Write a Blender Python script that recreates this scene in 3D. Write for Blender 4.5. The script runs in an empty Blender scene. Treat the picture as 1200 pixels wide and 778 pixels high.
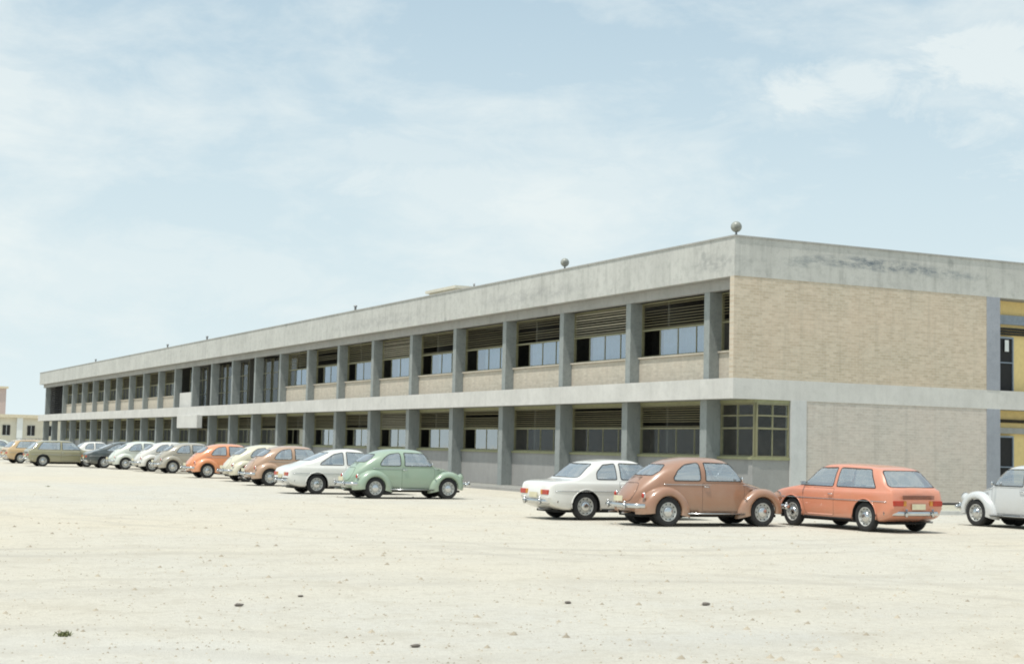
import bpy, bmesh, math, random
from mathutils import Vector, Matrix
from mathutils.bvhtree import BVHTree
random.seed(7)
scene = bpy.context.scene
COL = scene.collection
R = math.radians

# ------------------------------------------------------------------ materials
def new_mat(name):
    m = bpy.data.materials.new(name); m.use_nodes = True
    nt = m.node_tree
    for n in list(nt.nodes): nt.nodes.remove(n)
    out = nt.nodes.new('ShaderNodeOutputMaterial')
    b = nt.nodes.new('ShaderNodeBsdfPrincipled')
    nt.links.new(b.outputs[0], out.inputs[0])
    return m, nt, b, out

class N:
    """small node-graph helper"""
    def __init__(s, nt): s.nt = nt
    def node(s, t, **kw):
        n = s.nt.nodes.new(t)
        for k, v in kw.items(): setattr(n, k, v)
        return n
    def link(s, a, b): s.nt.links.new(a, b)
    def val(s, n, i, v):
        if hasattr(v, 'is_output'): s.link(v, n.inputs[i])
        else: n.inputs[i].default_value = v
    def math(s, op, a, b=0.0, c=None, clamp=False):
        n = s.node('ShaderNodeMath', operation=op, use_clamp=clamp)
        s.val(n, 0, a); s.val(n, 1, b)
        if c is not None: s.val(n, 2, c)
        return n.outputs[0]
    def noise(s, vec, scale, detail=4, rough=.55, dist=0):
        n = s.node('ShaderNodeTexNoise')
        if vec is not None: s.link(vec, n.inputs['Vector'])
        n.inputs['Scale'].default_value = scale; n.inputs['Detail'].default_value = detail
        n.inputs['Roughness'].default_value = rough; n.inputs['Distortion'].default_value = dist
        return n.outputs[0]
    def ramp(s, f, stops):
        n = s.node('ShaderNodeValToRGB'); s.link(f, n.inputs[0])
        e = n.color_ramp.elements
        while len(e) < len(stops): e.new(.5)
        for k, (p, c) in zip(e, stops):
            k.position = p; k.color = (c[0], c[1], c[2], 1) if hasattr(c, '__len__') else (c, c, c, 1)
        return n.outputs[0]
    def mix(s, f, a, b, mode='MIX'):
        n = s.node('ShaderNodeMix', data_type='RGBA', blend_type=mode)
        s.val(n, 0, f)
        for i, v in ((6, a), (7, b)):
            if hasattr(v, 'is_output'): s.link(v, n.inputs[i])
            else: n.inputs[i].default_value = (v[0], v[1], v[2], 1)
        return n.outputs[2]
    def coord(s, kind='Object', scale=(1, 1, 1), loc=(0, 0, 0)):
        t = s.node('ShaderNodeTexCoord'); mp = s.node('ShaderNodeMapping')
        mp.inputs['Scale'].default_value = scale; mp.inputs['Location'].default_value = loc
        s.link(t.outputs[kind], mp.inputs[0]); return mp.outputs[0]
    def bump(s, h, strength, dist, bsdf):
        n = s.node('ShaderNodeBump'); n.inputs['Strength'].default_value = strength
        n.inputs['Distance'].default_value = dist
        s.link(h, n.inputs['Height']); s.link(n.outputs[0], bsdf.inputs['Normal'])

def plain(name, col, rough=.6, metal=0, var=.12, scale=6, spec=.5, coat=0, alpha=None):
    m, nt, b, o = new_mat(name); g = N(nt)
    c = g.coord()
    n = g.noise(c, scale, 5)
    col2 = tuple(max(0, v*(1-var)) for v in col); col3 = tuple(min(1, v*(1+var)) for v in col)
    g.link(g.ramp(n, [(.3, col2), (.7, col3)]), b.inputs['Base Color'])
    b.inputs['Roughness'].default_value = rough; b.inputs['Metallic'].default_value = metal
    b.inputs['Specular IOR Level'].default_value = spec
    b.inputs['Coat Weight'].default_value = coat
    b.inputs['Coat Roughness'].default_value = .12
    return m

def concrete(name, col, stain=.35, streak=.3, mould=None, scl=1.0):
    m, nt, b, o = new_mat(name); g = N(nt)
    c = g.coord()
    n1 = g.noise(c, .55*scl, 6, .65); n2 = g.noise(c, 3.5*scl, 6, .7); n3 = g.noise(c, 26, 4, .6)
    cv = g.coord(scale=(1.3, 1.3, .12)); ns = g.noise(cv, 2.6, 5, .7)
    base = g.mix(g.ramp(n1, [(.35, 0), (.65, 1)]), tuple(v*.90 for v in col), tuple(v*1.06 for v in col))
    base = g.mix(g.math('MULTIPLY', g.ramp(n2, [(.48, 0), (.78, 1)]), stain), base, (col[0]*.45, col[1]*.47, col[2]*.46))
    base = g.mix(g.math('MULTIPLY', g.ramp(ns, [(.5, 0), (.8, 1)]), streak), base, (col[0]*.42, col[1]*.43, col[2]*.42))
    base = g.mix(g.math('MULTIPLY', g.ramp(n3, [(.3, 1), (.6, 0)]), .16), base, (col[0]*.5, col[1]*.5, col[2]*.5))
    vo = g.node('ShaderNodeTexVoronoi'); g.link(c, vo.inputs['Vector']); vo.inputs['Scale'].default_value = .8
    sz = g.node('ShaderNodeSeparateXYZ'); g.link(vo.outputs['Color'], sz.inputs[0])
    spot = g.math('MULTIPLY', g.ramp(g.math('ADD', vo.outputs['Distance'], g.math('MULTIPLY', n3, .12)), [(.14, 1), (.20, 0)]), g.ramp(sz.outputs[0], [(.5, 0), (.55, 1)]))
    base = g.mix(g.math('MULTIPLY', spot, stain), base, (col[0]*.5, col[1]*.52, col[2]*.53))
    if mould:
        sx = g.node('ShaderNodeSeparateXYZ'); t = g.node('ShaderNodeTexCoord'); g.link(t.outputs['Object'], sx.inputs[0])
        nm = g.noise(g.coord(scale=(1, 1, 2.4)), 1.6, 8, .75)
        for (ax, ay, az, wx, wy, wz, amt, dk) in mould:
            dx = g.math('DIVIDE', g.math('SUBTRACT', sx.outputs[0], ax), wx)
            dy = g.math('DIVIDE', g.math('SUBTRACT', sx.outputs[1], ay), wy)
            dz = g.math('DIVIDE', g.math('SUBTRACT', sx.outputs[2], az), wz)
            d = g.math('ADD', g.math('ADD', g.math('MULTIPLY', dx, dx), g.math('MULTIPLY', dy, dy)), g.math('MULTIPLY', dz, dz))
            mk = g.math('SUBTRACT', 1.15, d, clamp=True)
            mk = g.math('MULTIPLY', mk, g.ramp(nm, [(.42, 0), (.6, 1)]))
            base = g.mix(g.math('MULTIPLY', mk, amt), base, dk)
    g.link(base, b.inputs['Base Color'])
    b.inputs['Roughness'].default_value = .9; b.inputs['Specular IOR Level'].default_value = .2
    g.bump(g.math('ADD', n3, n2), .35, .01, b)
    return m

def brick(name, c1, c2, mortar, axis, bump=.4):
    m, nt, b, o = new_mat(name); g = N(nt)
    t = g.node('ShaderNodeTexCoord'); sp = g.node('ShaderNodeSeparateXYZ'); g.link(t.outputs['Object'], sp.inputs[0])
    cb = g.node('ShaderNodeCombineXYZ')
    g.link(sp.outputs[0 if axis == 'x' else 1], cb.inputs[0]); g.link(sp.outputs[2], cb.inputs[1])
    bt = g.node('ShaderNodeTexBrick'); g.link(cb.outputs[0], bt.inputs['Vector'])
    bt.inputs['Scale'].default_value = 1.0; bt.inputs['Brick Width'].default_value = .24
    bt.inputs['Row Height'].default_value = .085; bt.inputs['Mortar Size'].default_value = .011
    bt.inputs['Mortar Smooth'].default_value = .3; bt.inputs['Bias'].default_value = -.1
    bt.inputs['Color1'].default_value = (*c1, 1); bt.inputs['Color2'].default_value = (*c2, 1)
    bt.inputs['Mortar'].default_value = (*mortar, 1)
    big = g.noise(g.coord(), .45, 5, .6); row = g.noise(g.coord(scale=(.8, .8, 7)), 1.6, 5, .75)
    fine = g.noise(g.coord(scale=(1, 1, 2.6)), 5, 5, .75)
    col = g.mix(g.math('MULTIPLY', g.ramp(row, [(.42, 0), (.7, 1)]), .28), bt.outputs[0], tuple(v*.55 for v in c1))
    col = g.mix(g.math('MULTIPLY', g.ramp(fine, [(.5, 0), (.75, 1)]), .42), col, tuple(v*.5 for v in c1))
    col = g.mix(g.math('MULTIPLY', g.ramp(big, [(.35, 0), (.7, 1)]), .35), col, (c2[0]*1.1, c2[1]*.98, c2[2]*.95))
    drip = g.noise(g.coord(scale=(2.2, 2.2, .16)), 1.5, 5, .7)
    col = g.mix(g.math('MULTIPLY', g.ramp(drip, [(.52, 0), (.75, 1)]), .38), col, (c1[0]*.62, c1[1]*.64, c1[2]*.66))
    blot = g.noise(g.coord(), 2.4, 6, .75)
    col = g.mix(g.math('MULTIPLY', g.ramp(blot, [(.52, 0), (.7, 1)]), .22), col, (c1[0]*.6, c1[1]*.6, c1[2]*.6))
    g.link(col, b.inputs['Base Color']); b.inputs['Roughness'].default_value = .92
    b.inputs['Specular IOR Level'].default_value = .15
    g.bump(bt.outputs[1], -bump, .012, b)
    return m

def paint(name, col, rough=.24, dust=.42):
    gr = sum(col)/3; col = tuple(v*.93+gr*.07 for v in col)
    m, nt, b, o = new_mat(name); g = N(nt)
    c = g.coord(); n = g.noise(c, 2.2, 5, .6); n2 = g.noise(c, 18, 5, .7)
    faded = tuple(v*.82+.14 for v in col)
    geo = g.node('ShaderNodeNewGeometry'); sp = g.node('ShaderNodeSeparateXYZ'); g.link(geo.outputs['Normal'], sp.inputs[0])
    up = g.math('MULTIPLY', g.math('MAXIMUM', sp.outputs[2], 0), g.ramp(n, [(.3, .55), (.7, 1)]))
    base = g.mix(g.math('MULTIPLY', up, dust), col, faded)
    so = g.node('ShaderNodeSeparateXYZ'); t = g.node('ShaderNodeTexCoord'); g.link(t.outputs['Object'], so.inputs[0])
    low = g.math('MULTIPLY', g.math('SUBTRACT', 1, g.math('MULTIPLY', so.outputs[2], 2.0), clamp=True), g.ramp(n2, [(.35, .25), (.65, 1)]))
    base = g.mix(g.math('MULTIPLY', g.ramp(n, [(.3, .05), (.7, .2)]), .7), base, (.50, .45, .36))
    base = g.mix(g.math('MULTIPLY', low, .7), base, (.42, .36, .27))
    base = g.mix(g.math('MULTIPLY', g.ramp(n2, [(.55, 0), (.8, 1)]), .15), base, tuple(v*.6 for v in col))
    g.link(base, b.inputs['Base Color'])
    g.link(g.math('ADD', rough, g.math('MULTIPLY', n2, .15)), b.inputs['Roughness'])
    b.inputs['Coat Weight'].default_value = .9; b.inputs['Coat Roughness'].default_value = .09
    return m

def glass(name, tint, refl, rough=.03, trans=(.85, .9, .9), dust=.12, dcol=(.45, .42, .36)):
    m = bpy.data.materials.new(name); m.use_nodes = True; nt = m.node_tree
    for n in list(nt.nodes): nt.nodes.remove(n)
    g = N(nt); out = g.node('ShaderNodeOutputMaterial')
    tr = g.node('ShaderNodeBsdfTransparent'); tr.inputs[0].default_value = (*trans, 1)
    gl = g.node('ShaderNodeBsdfGlossy'); gl.inputs[0].default_value = (*tint, 1); gl.inputs[1].default_value = rough
    df = g.node('ShaderNodeBsdfDiffuse'); df.inputs[0].default_value = (*dcol, 1)
    geo = g.node('ShaderNodeNewGeometry'); dp = g.node('ShaderNodeVectorMath', operation='DOT_PRODUCT')
    g.link(geo.outputs['Normal'], dp.inputs[0]); g.link(geo.outputs['Incoming'], dp.inputs[1])
    f = g.math('POWER', g.math('SUBTRACT', 1, g.math('ABSOLUTE', dp.outputs['Value']), clamp=True), 5)
    f = g.math('ADD', g.math('MULTIPLY', f, .9), refl, clamp=True)
    m1 = g.node('ShaderNodeMixShader'); g.link(f, m1.inputs[0]); g.link(tr.outputs[0], m1.inputs[1]); g.link(gl.outputs[0], m1.inputs[2])
    m2 = g.node('ShaderNodeMixShader')
    dn = g.noise(g.coord(), 3.0, 5, .7)
    g.link(g.math('MULTIPLY', g.ramp(dn, [(.3, .3), (.75, 1)]), dust), m2.inputs[0])
    g.link(m1.outputs[0], m2.inputs[1]); g.link(df.outputs[0], m2.inputs[2])
    bn = g.noise(g.coord(), 1.1, 2); bp = g.node('ShaderNodeBump'); bp.inputs['Strength'].default_value = .12
    bp.inputs['Distance'].default_value = .02; g.link(bn, bp.inputs['Height']); g.link(bp.outputs[0], gl.inputs['Normal'])
    g.link(m2.outputs[0], out.inputs[0])
    return m

M = {}
M['concrete'] = concrete('fascia concrete', (.55, .55, .515), .5, .5, mould=[
    (5.6, 0, 7.86, 3.2, 3, .24, .9, (.13, .16, .19)), (2.6, 0, 7.72, .9, 3, .2, .6, (.2, .23, .24)),
    (8.6, 0, 7.75, 1.8, 3, .17, .7, (.2, .23, .25)), (0, 1.2, 7.6, 3, 1.5, .3, .5, (.22, .23, .23)),
    (0, 14, 7.6, 3, 5, .3, .45, (.27, .27, .27)), (0, 30, 7.6, 3, 7, .3, .4, (.27, .27, .27))])
M['band'] = concrete('painted concrete band', (.64, .63, .595), .22, .2)
M['pier'] = concrete('pale concrete pier', (.62, .625, .61), .15, .15)
M['pier_grey'] = concrete('grey concrete pier', (.34, .36, .40), .25, .15)
M['column'] = concrete('blue grey column', (.32, .345, .335), .5, .4)
M['beam'] = concrete('recessed beam', (.42, .42, .40), .3, .3)
M['cement'] = concrete('grey cement panel', (.36, .355, .34), .18, .16)
M['spandrel'] = brick('beige parapet brick', (.52, .47, .38), (.62, .57, .47), (.55, .52, .45), 'y')
M['brick'] = brick('tan end brick', (.51, .435, .325), (.655, .575, .455), (.60, .555, .46), 'x', .7)
M['brick_low'] = brick('pinkish lower brick', (.53, .485, .425), (.62, .575, .51), (.61, .58, .53), 'x', .4)
M['frame'] = plain('khaki window frame', (.23, .22, .13), .6)
M['louvre'] = plain('khaki louvre', (.25, .225, .13), .55)
M['louvre_lit'] = plain('lit louvre', (.42, .40, .31), .5)  # khaki slats made paler, their reflected light put into the colour
M['sill'] = plain('olive sill', (.30, .30, .17), .7)
M['yellow'] = plain('ochre yellow panel', (.80, .62, .27), .55, var=.06)
M['slate'] = plain('slate beam paint', (.25, .30, .36), .6)
M['black'] = plain('black gap', (.02, .02, .02), .8)
M['dark'] = plain('dark base strip', (.05, .05, .05), .9)  # dark strip along the foot of the walls
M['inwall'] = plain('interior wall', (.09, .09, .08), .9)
M['curtain'] = plain('pale blue curtain', (.22, .30, .37), .9, var=.1, scale=3)
M['pane'] = glass('window pane', (.75, .86, 1.0), .38)
M['pane_low'] = glass('lower window pane', (.88, .92, .95), .42)
M['pane_clear'] = glass('dull window pane', (.7, .75, .8), .035)
M['roofing'] = plain('roof felt', (.35, .34, .32), .95)
M['cream'] = concrete('cream render', (.74, .70, .58), .15, .12)
M['creamroof'] = plain('cream roof edge', (.70, .62, .46), .9)
M['redbrick'] = plain('dull red tower', (.55, .44, .40), .9)
M['white'] = plain('white notice', (.8, .82, .8), .7, var=.03)
M['lampglass'] = plain('weathered globe glass', (.26, .27, .24), .35, var=.5, scale=5)
M['metal'] = plain('dull metal', (.25, .25, .25), .5, .6)
# car materials
M['PAINT'] = paint('car paint placeholder', (.5, .5, .5))
M['tyre'] = plain('tyre rubber', (.022, .022, .022), .85, var=.3)
M['rim'] = plain('painted steel rim', (.50, .50, .47), .45, .2)
M['chrome'] = plain('dull chrome', (.62, .63, .63), .22, 1, var=.06)
M['seal'] = plain('rubber seal', (.02, .02, .02), .7)
M['cglass'] = glass('car glass', (.93, .96, 1.0), .42, dust=.20, dcol=(.60, .62, .61))  # pale diffuse layer: dust, plus glare put into the colour
M['seat'] = plain('vinyl seat', (.14, .11, .085), .6)
M['under'] = plain('black underbody', (.015, .015, .015), .95)
M['redlens'] = plain('red lens', (.45, .04, .02), .25)
M['amberlens'] = plain('amber lens', (.6, .25, .04), .25)
M['lens'] = plain('clear lens', (.7, .7, .68), .15)
M['plate'] = plain('pale number plate', (.65, .60, .42), .5)
M['stone'] = plain('dark stone', (.16, .14, .12), .9)
M['weed'] = plain('dry weed', (.14, .15, .06), .8)

# ground
def ground_mat(name, base, warm, cool, gravel=True, tracks=()):
    m, nt, b, o = new_mat(name); g = N(nt); c = g.coord()
    big = g.noise(c, .06, 6, .6); mid = g.noise(c, .45, 7, .65); fine = g.noise(c, 9, 8, .75); tiny = g.noise(c, 42, 4, .7)
    streak = g.noise(g.coord(scale=(.10, .45, 1)), .8, 6, .6, .6)
    col = g.mix(g.ramp(big, [(.38, 0), (.62, 1)]), warm, cool)
    col = g.mix(g.ramp(mid, [(.3, .0), (.75, .8)]), col, base)
    col = g.mix(g.math('MULTIPLY', g.ramp(streak, [(.52, 0), (.72, 1)]), .30), col, tuple(v*.74 for v in cool))
    col = g.mix(g.math('MULTIPLY', g.ramp(fine, [(.48, 0), (.68, 1)]), .5), col, tuple(v*.62 for v in warm))
    if gravel:
        v = g.node('ShaderNodeTexVoronoi'); g.link(c, v.inputs['Vector']); v.inputs['Scale'].default_value = 14
        sel = g.math('MULTIPLY', g.ramp(v.outputs['Distance'], [(.10, 1), (.2, 0)]), g.ramp(g.noise(c, 1.7, 3), [(.52, 0), (.62, 1)]))
        col = g.mix(g.math('MULTIPLY', sel, .45), col, (.30, .26, .2))
    col = g.mix(g.math('MULTIPLY', g.ramp(tiny, [(.42, 0), (.62, 1)]), .42), col, tuple(v*.6 for v in base))
    blot = g.noise(c, 1.3, 6, .7, .4)
    col = g.mix(g.math('MULTIPLY', g.ramp(blot, [(.50, 0), (.66, 1)]), .42), col, tuple(v*.68 for v in warm))
    if tracks:
        sp = g.node('ShaderNodeSeparateXYZ'); g.link(c, sp.inputs[0])
        wob = g.math('MULTIPLY', g.math('SUBTRACT', g.noise(c, .09, 3, .5), .5), 7.0)
        rag = g.math('MULTIPLY', g.math('SUBTRACT', g.noise(c, 5, 4, .7), .5), .22)
        br = g.ramp(g.noise(c, .35, 4, .6), [(.36, 0), (.6, 1)])
        for (a, b_, c0, w_, amt, tint) in tracks:      # worn wheel tracks: lines a*x + b*y = c0
            d = g.math('ADD', g.math('MULTIPLY', sp.outputs[0], a), g.math('MULTIPLY', sp.outputs[1], b_))
            d = g.math('ADD', g.math('ADD', d, -c0), g.math('ADD', wob, rag))
            mk = g.math('SUBTRACT', 1.0, g.math('DIVIDE', g.math('ABSOLUTE', d), w_), clamp=True)
            mk = g.math('MULTIPLY', g.math('MULTIPLY', g.ramp(mk, [(0, 0), (.5, 1)]), br), amt)
            col = g.mix(mk, col, tint)
    g.link(col, b.inputs['Base Color']); b.inputs['Roughness'].default_value = .97; b.inputs['Specular IOR Level'].default_value = .1
    g.bump(g.math('ADD', g.math('ADD', fine, tiny), g.math('MULTIPLY', mid, 2)), .6, .035, b)
    return m
TR = []
for (a, b_, c0) in ((.10, 1.0, -19.5), (.10, 1.0, -24.6), (.55, .84, -36.5), (-.05, 1.0, -16.0), (.92, .38, -22.0)):
    for dd in (-.7, .7): TR.append((a, b_, c0+dd, .28, .38, (.44, .41, .35)))
TR.append((.55, .84, -38.0, 2.6, .3, (.60, .60, .57)))
M['ground'] = ground_mat('pale dusty ground', (.66, .62, .52), (.64, .58, .465), (.575, .565, .52), True, TR)
M['walk'] = ground_mat('grey paving', (.36, .36, .33), (.38, .37, .32), (.33, .34, .34), False)
M['apron'] = ground_mat('worn pale paving', (.52, .51, .41), (.53, .50, .39), (.48, .49, .43), False)

# ------------------------------------------------------------------ objects
def tag(o, label=None, cat=None, group=None, kind=None):
    if label: o['label'] = label
    if cat: o['category'] = cat
    if group: o['group'] = group
    if kind: o['kind'] = kind
    return o
def empty(name, loc=(0, 0, 0), rz=0, parent=None):
    o = bpy.data.objects.new(name, None); COL.objects.link(o); o.location = loc; o.rotation_euler = (0, 0, rz)
    o.empty_display_size = .3
    if parent: o.parent = parent
    return o
def mesh_obj(name, me, mats, parent=None, loc=None, smooth=False):
    o = bpy.data.objects.new(name, me); COL.objects.link(o)
    if not isinstance(mats, (list, tuple)): mats = [mats]
    for m in mats: me.materials.append(m)
    if smooth:
        for p in me.polygons: p.use_smooth = True
    if parent: o.parent = parent
    if loc: o.location = loc
    return o
def bm_obj(name, bm, mats, parent=None, loc=None, smooth=False):
    me = bpy.data.meshes.new(name); bm.to_mesh(me); bm.free()
    return mesh_obj(name, me, mats, parent, loc, smooth)

class MB:
    def __init__(s): s.v = []; s.f = []
    def box(s, x0, x1, y0, y1, z0, z1):
        k = len(s.v)
        s.v += [(x0, y0, z0), (x1, y0, z0), (x1, y1, z0), (x0, y1, z0), (x0, y0, z1), (x1, y0, z1), (x1, y1, z1), (x0, y1, z1)]
        s.f += [tuple(k+i for i in q) for q in ((3, 2, 1, 0), (4, 5, 6, 7), (0, 1, 5, 4), (1, 2, 6, 5), (2, 3, 7, 6), (3, 0, 4, 7))]
        return s
    def quad(s, *p):
        k = len(s.v); s.v += list(p); s.f.append(tuple(range(k, k+len(p)))); return s
    def slat(s, x, y0, y1, z, w, th, ang):
        ca, sa = math.cos(ang), math.sin(ang); k = len(s.v)
        pts = [(-w/2, -th/2), (w/2, -th/2), (w/2, th/2), (-w/2, th/2)]
        for y in (y0, y1):
            for a, b in pts: s.v.append((x+a*ca-b*sa, y, z+a*sa+b*ca))
        s.f += [(k, k+1, k+2, k+3), (k+7, k+6, k+5, k+4)] + [(k+i, k+4+i, k+4+(i+1) % 4, k+(i+1) % 4) for i in range(4)]
        return s
    def tube(s, path, r, n=8, flat=1.0, cap=True):
        k = len(s.v); P = [Vector(p) for p in path]
        for i, p in enumerate(P):
            d = (P[min(i+1, len(P)-1)]-P[max(i-1, 0)]).normalized()
            a = d.cross(Vector((0, 0, 1)))
            if a.length < .05: a = d.cross(Vector((1, 0, 0)))
            a.normalize(); b = a.cross(d).normalized()
            for j in range(n):
                t = 2*math.pi*j/n; s.v.append(tuple(p+a*math.cos(t)*r*flat+b*math.sin(t)*r))
        for i in range(len(P)-1):
            for j in range(n):
                s.f.append((k+i*n+j, k+i*n+(j+1) % n, k+(i+1)*n+(j+1) % n, k+(i+1)*n+j))
        if cap:
            s.f.append(tuple(k+j for j in range(n-1, -1, -1))); s.f.append(tuple(k+(len(P)-1)*n+j for j in range(n)))
        return s
    def lathe(s, prof, axis='y', n=32, c=(0, 0, 0)):
        """prof: list of (radius, height along axis)"""
        k = len(s.v)
        for r, h in prof:
            for j in range(n):
                t = 2*math.pi*j/n; a, b = r*math.cos(t), r*math.sin(t)
                p = (a, h, b) if axis == 'y' else ((a, b, h) if axis == 'z' else (h, a, b))
                s.v.append((c[0]+p[0], c[1]+p[1], c[2]+p[2]))
        for i in range(len(prof)-1):
            for j in range(n): s.f.append((k+i*n+j, k+(i+1)*n+j, k+(i+1)*n+(j+1) % n, k+i*n+(j+1) % n))
        return s
    def mesh(s, name):
        me = bpy.data.meshes.new(name); me.from_pydata(s.v, [], s.f)
        bm = bmesh.new(); bm.from_mesh(me); bmesh.ops.recalc_face_normals(bm, faces=bm.faces); bm.to_mesh(me); bm.free()
        return me
    def build(s, name, mat, parent=None, smooth=False, loc=None, bevel=0):
        me = s.mesh(name)
        if bevel:
            bm = bmesh.new(); bm.from_mesh(me)
            bmesh.ops.bevel(bm, geom=list(bm.edges), offset=bevel, segments=2, affect='EDGES', profile=.6)
            bm.to_mesh(me); bm.free()
        return mesh_obj(name, me, mat, parent, loc, smooth)

def copy_tree(o, parent=None):
    c = o.copy(); COL.objects.link(c)
    if parent: c.parent = parent
    for ch in list(o.children): copy_tree(ch, c)
    return c
def set_paint(o, mat):
    for sl in o.material_slots:
        if sl.material and (sl.material == M['PAINT'] or sl.material.name.startswith('paint ')): sl.link = 'OBJECT'; sl.material = mat
    for ch in o.children: set_paint(ch, mat)

# ------------------------------------------------------------------ cars
def interp(tab, x):
    """smooth monotone interpolation of (x, value) table"""
    if x <= tab[0][0]: return tab[0][1]
    if x >= tab[-1][0]: return tab[-1][1]
    n = len(tab); i = 0
    while tab[i+1][0] < x: i += 1
    def slope(k): return (tab[k+1][1]-tab[k][1])/(tab[k+1][0]-tab[k][0])
    def tan(k):
        if k == 0: return slope(0)
        if k == n-1: return slope(n-2)
        a, b = slope(k-1), slope(k)
        return 0 if a*b <= 0 else 2*a*b/(a+b)
    x0, y0 = tab[i]; x1, y1 = tab[i+1]; h = x1-x0; t = (x-x0)/h; m0, m1 = tan(i)*h, tan(i+1)*h
    return (2*t**3-3*t*t+1)*y0+(t**3-2*t*t+t)*m0+(-2*t**3+3*t*t)*y1+(t**3-t*t)*m1

def chaikin(p, k=2):
    for _ in range(k):
        q = [p[0]]
        for a, b in zip(p[:-1], p[1:]):
            q.append((a[0]*.75+b[0]*.25, a[1]*.75+b[1]*.25)); q.append((a[0]*.25+b[0]*.75, a[1]*.25+b[1]*.75))
        q.append(p[-1]); p = q
    return p

def loft(xs, sec):
    bm = bmesh.new(); rows = []
    for x in xs:
        h = sec(x); row = [bm.verts.new((x, y, z)) for y, z in h]
        row += [bm.verts.new((x, -y, z)) for y, z in h[-2:0:-1]]
        rows.append(row)
    n = len(rows[0])
    for a, b in zip(rows[:-1], rows[1:]):
        for j in range(n): bm.faces.new((a[j], a[(j+1) % n], b[(j+1) % n], b[j]))
    bm.faces.new(rows[0]); bm.faces.new(rows[-1])
    bmesh.ops.recalc_face_normals(bm, faces=bm.faces)
    return bm

def rounded(poly, r=.06, seg=3):
    out = []; n = len(poly)
    for i in range(n):
        p = Vector(poly[i]); a = Vector(poly[i-1])-p; b = Vector(poly[(i+1) % n])-p
        d = min(r, a.length*.4, b.length*.4); a = a.normalized()*d; b = b.normalized()*d
        for k in range(seg+1):
            t = k/seg; q = p+a*(1-t)**2+b*t**2; out.append((q.x, q.y))
    return out

def cut(bm, poly, axis, flt):
    """cut the outline into the shell and return the faces inside; poly in (x,z) for axis y, (y,z) for axis x"""
    n = len(poly); cx = sum(p[0] for p in poly)/n; cz = sum(p[1] for p in poly)/n
    R_ = max(math.hypot(p[0]-cx, p[1]-cz) for p in poly)+.08
    uv = (lambda c: (c.x, c.z)) if axis == 'y' else (lambda c: (c.y, c.z))
    for i in range(n):
        a, b = poly[i], poly[(i+1) % n]; d = (b[0]-a[0], b[1]-a[1]); L = math.hypot(*d)
        if L < 1e-5: continue
        nr = (d[1]/L, -d[0]/L)
        fs = [f for f in bm.faces if flt(f.calc_center_median(), f.normal) and math.hypot(uv(f.calc_center_median())[0]-cx, uv(f.calc_center_median())[1]-cz) < R_]
        es = {e for f in fs for e in f.edges}; vs = {v for f in fs for v in f.verts}
        co = (a[0], 0, a[1]) if axis == 'y' else (0, a[0], a[1])
        no = (nr[0], 0, nr[1]) if axis == 'y' else (0, nr[0], nr[1])
        bmesh.ops.bisect_plane(bm, geom=fs+list(es)+list(vs), dist=1e-4, plane_co=co, plane_no=no)
    area = sum(poly[i][0]*poly[(i+1) % n][1]-poly[(i+1) % n][0]*poly[i][1] for i in range(n))
    sg = 1 if area > 0 else -1
    def inside(u, v):
        for i in range(n):
            a, b = poly[i], poly[(i+1) % n]
            if sg*((b[0]-a[0])*(v-a[1])-(b[1]-a[1])*(u-a[0])) < -1e-5: return False
        return True
    return [f for f in bm.faces if flt(f.calc_center_median(), f.normal) and inside(*uv(f.calc_center_median()))]

def extract(bm, faces):
    nb = bmesh.new(); mp = {}
    for f in faces:
        vs = []
        for v in f.verts:
            if v not in mp: mp[v] = nb.verts.new(v.co)
            vs.append(mp[v])
        try: nb.faces.new(vs)
        except ValueError: pass
    nb.normal_update()
    return nb

def make_window(bm, faces, name, root, seal=.02, mat=None):
    if not faces: return None
    g = extract(bm, faces); bmesh.ops.delete(bm, geom=faces, context='FACES')
    r = bmesh.ops.inset_region(g, faces=list(g.faces), thickness=seal, use_boundary=True, use_even_offset=True)
    rim = r['faces']; s = extract(g, rim)
    bmesh.ops.delete(g, geom=rim, context='FACES')
    s.normal_update()
    for v in s.verts: v.co += v.normal*.006
    for v in g.verts: v.co -= v.normal*.004
    w = bm_obj(name, g, M['cglass'], root, smooth=True)
    bm_obj('window_seal', s, mat or M['seal'], w, smooth=True)
    return w

def make_door(bm, faces, root, hx, hz, side):
    g = extract(bm, faces); bmesh.ops.delete(bm, geom=faces, context='FACES')
    r = bmesh.ops.inset_region(g, faces=list(g.faces), thickness=.007, use_boundary=True, use_even_offset=True)
    for f in r['faces']: f.material_index = 1
    ys = max(abs(v.co.y) for v in g.verts)
    tree = BVHTree.FromBMesh(g)
    o = bm_obj('door', g, [M['PAINT'], M['seal']], root, smooth=True)
    h = tree.ray_cast(Vector((hx, side*2, hz)), Vector((0, -side, 0)))[0]
    y = h.y if h else side*ys
    hb = MB(); hb.tube([(hx-.08, y+side*.004, hz), (hx-.06, y+side*.03, hz), (hx+.05, y+side*.03, hz), (hx+.07, y+side*.004, hz)], .011, 6)
    hb.build('door_handle', M['chrome'], o, True)
    return o

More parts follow.
